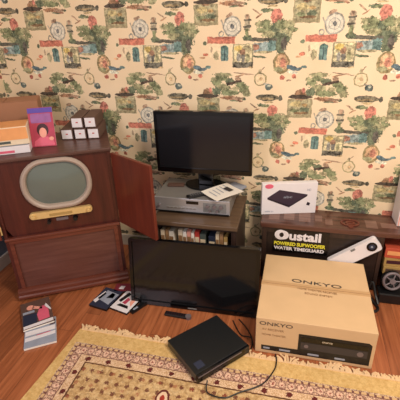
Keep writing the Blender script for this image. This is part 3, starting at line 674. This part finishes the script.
for k in range(9):
    a = PI*k/8; bm_cyl(bm, (.478+.046*math.cos(a), .070+.034*math.sin(a), BZ+.004), (0, 0, 1), .007, .008, .004, 10)
bm_prism(bm, [(.462, .03), (.494, .03), (.486, .012), (.470, .012)], XY, BZ-.001, BZ+.005)
obj('carved_ornament', bm, 'mahog_mould', bn, True)
box('cabinet_body', 0, .655, .003, .195, .02, BZ-.030, 'benchdark', bn, .003)
bm = bmesh.new(); bm_box(bm, .0, .655, -.004, .003, .335, .365); bm_box(bm, .0, .025, -.004, .003, .02, .335); bm_box(bm, .635, .655, -.004, .003, .02, .335); obj('front_frame', bm, 'rackdark', bn)
for fx in (.02, .62, 1.0):
    for fy in (.02, .155): box('leg', fx-.015, fx+.02, fy, fy+.03, 0, .02 if fx < .9 else BZ-.03, 'rackdark', bn)
lp = box('label_plate', .066, .372, -.0065, -.0035, .215, .364, 'gloss', bn)
lp['label'] = 'black plate with white and yellow lettering'
obj('logo_disc', bm_ring(bmesh.new(), circ(.106, .325, .034, .032), circ(.106, .325, .017, .018), XZ, -.0080, -.006), 'white', lp)
text('title_lettering', 'Oustail', .076, 'white', lp, T(.206, -.0085, .322, PI/2), .245, bold=.0028)
text('yellow_lettering', 'POWERED SUBWOOFER', .030, 'yellow', lp, T(.212, -.0085, .268, PI/2), .285, bold=.0012)
text('white_lettering', 'WATER TIMEGUARD', .028, 'white', lp, T(.212, -.0085, .237, PI/2), .280, bold=.0012)
# white tablet box
wb = thing('tablet_box', 'white box picturing a dark purple tablet, standing on the bench', 'box', (-.166, 2.070, BZ+.001), (0, 0, math.radians(14)))
box('carton', 0, .318, 0, .036, 0, .195, 'white', wb, .002)
for nm, pts, mt, a_, b_ in (('tablet_edge', [(.032, .098), (.160, .042), (.262, .112), (.262, .124), (.160, .056), (.032, .110)], 'tabletside', -.0012, .0004), ('tablet_picture', [(.032, .108), (.100, .156), (.262, .122), (.165, .054)], 'tablet', -.0018, 0),
        ('pink_sticker', circ(.040, .180, .024, .014), 'pink', -.0015, .0004), ('dark_cube', [(.260, .055), (.278, .050), (.282, .066), (.266, .074)], 'tabletside', -.0015, .0004)):
    obj(nm, bm_prism(bmesh.new(), pts, XZ, a_, b_), mt, wb)
text('tablet_print', 'abc', .022, 'greyprint', wb, T(.150, -.0022, .110, PI/2), .05); text('corner_print', 'HD', .020, 'greyprint', wb, T(.270, -.001, .150, PI/2), .022); text('lower_print', 'tablet pc', .014, 'greyprint', wb, T(.045, -.001, .020, PI/2), .05)
# tall white box
tb = thing('white_carton', 'tall white carton at the right end of the bench', 'box', (.570, 2.060, BZ+.001), (0, 0, math.radians(3)))
box('carton', 0, .22, 0, .115, 0, .300, 'white', tb, .003); box('pink_edge', .004, .010, -.001, .001, .004, .296, 'skin', tb); box('front_print', .04, .20, -.001, .001, .05, .25, 'pink', tb)
# long white device resting on the cardboard box, tilted against the bench
a_t = math.radians(38)
wd_ = thing('white_handset', 'long white rounded device with black lens leaning behind the cardboard box', 'device', (.292, 1.957, .186), (0, -a_t, 0))
bm = bmesh.new(); pts = rrect(.095, .018, .146, .041, .016, 6); bm_prism(bm, pts, XZ, -.016, .014); obj('shell', bm, 'white', wd_, True)
ln = obj('lens_ring', bm_ring(bmesh.new(), circ(.200, .018, .027), circ(.200, .018, .017), XZ, -.019, -.015), 'gloss', wd_, True); ln['label'] = 'black lens ring'
obj('lens', bm_prism(bmesh.new(), circ(.200, .018, .018), XZ, -.018, -.015), 'navy', ln, True); obj('lens_glint', bm_prism(bmesh.new(), circ(.200, .018, .006), XZ, -.0187, -.0178), 'greyprint', ln)
box('button', .095, .120, -.0180, -.0155, .044, .056, 'grey', wd_)

# things under the right end of the bench
def small_box(name, lab, x, y, z, w_, d_, h_, mt, rz=0, strip='cream'):
    t = thing(name, lab, 'box', (x, y, z), (0, 0, rz)); box('carton', 0, w_, 0, d_, 0, h_, mt, t, .002); box('front_print', .012, w_-.02, -.0008, .0006, h_*.3, h_*.7, strip, t); return t
small_box('small_carton', 'dark lowest carton of the stack under the bench right end', .530, 1.990, .001, .19, .14, .128, 'benchdark', 0, 'brownc')
small_box('small_carton', 'lower ochre carton of the stack under the bench right end', .527, 1.985, .130, .19, .13, .050, 'ochre', -.03, 'brownc')
small_box('small_carton', 'upper ochre and brown carton, directly under the orange-red one', .524, 1.985, .181, .18, .13, .055, 'ochre', .04, 'hair')
small_box('small_carton', 'orange-red carton topping the stack under the bench', .520, 1.985, .237, .18, .13, .062, 'orangered', -.02, 'orange')
pb = box('power_brick', -.07, .07, -.04, .04, 0, .062, 'black', bev=.006); pb.location = (.575, 1.925, .001); tag(pb, 'black power brick under the pale rimmed reel', 'power brick')
# reel in front of the stack
re_ = thing('cable_reel', 'round reel with pale rim on a black brick right of the cardboard box', 'reel', (.570, 1.940, .121), (math.radians(-14), 0, math.radians(6)))
def tor(bm, R, r, y, n=32, k=8):
    rings = [[bm.verts.new(((R+r*math.cos(2*PI*j/k))*math.cos(2*PI*i/n), y+r*math.sin(2*PI*j/k), (R+r*math.cos(2*PI*j/k))*math.sin(2*PI*i/n))) for j in range(k)] for i in range(n)]
    for i in range(n):
        for j in range(k): bm.faces.new((rings[i][j], rings[(i+1) % n][j], rings[(i+1) % n][(j+1) % k], rings[i][(j+1) % k]))
    bmesh.ops.recalc_face_normals(bm, faces=bm.faces[:]); return bm
obj('rim', tor(bmesh.new(), .046, .008, -.012), 'steel', re_, True)['label'] = 'pale metallic rim'
obj('back_disc', bm_cyl(bmesh.new(), (0, .012, 0), (0, 1, 0), .054, .010, n=32), 'black', re_, True)
obj('hub', bm_cyl(bmesh.new(), (0, -.006, 0), (0, 1, 0), .016, .028), 'steel', re_, True)
obj('wound_cable', tor(bmesh.new(), .030, .010, 0), 'black', re_, True)
bm = bmesh.new()
for k in range(5):
    a = 2*PI*k/5; bm_tube(bm, [(.014*math.cos(a), -.014, .014*math.sin(a)), (.045*math.cos(a), -.012, .045*math.sin(a))], .004, 6)
obj('spokes', bm, 'steel', re_)
cable('black_lead', [(.440, 1.900, .006), (.450, 1.84, .006), (.475, 1.80, .006), (.500, 1.83, .006), (.480, 1.88, .012), (.455, 1.91, .03), (.462, 1.925, .09), (.475, 1.925, .10), (.49, 1.90, .05), (.505, 1.86, .010)], .008, 'tangled thick black lead between cardboard box and reel')
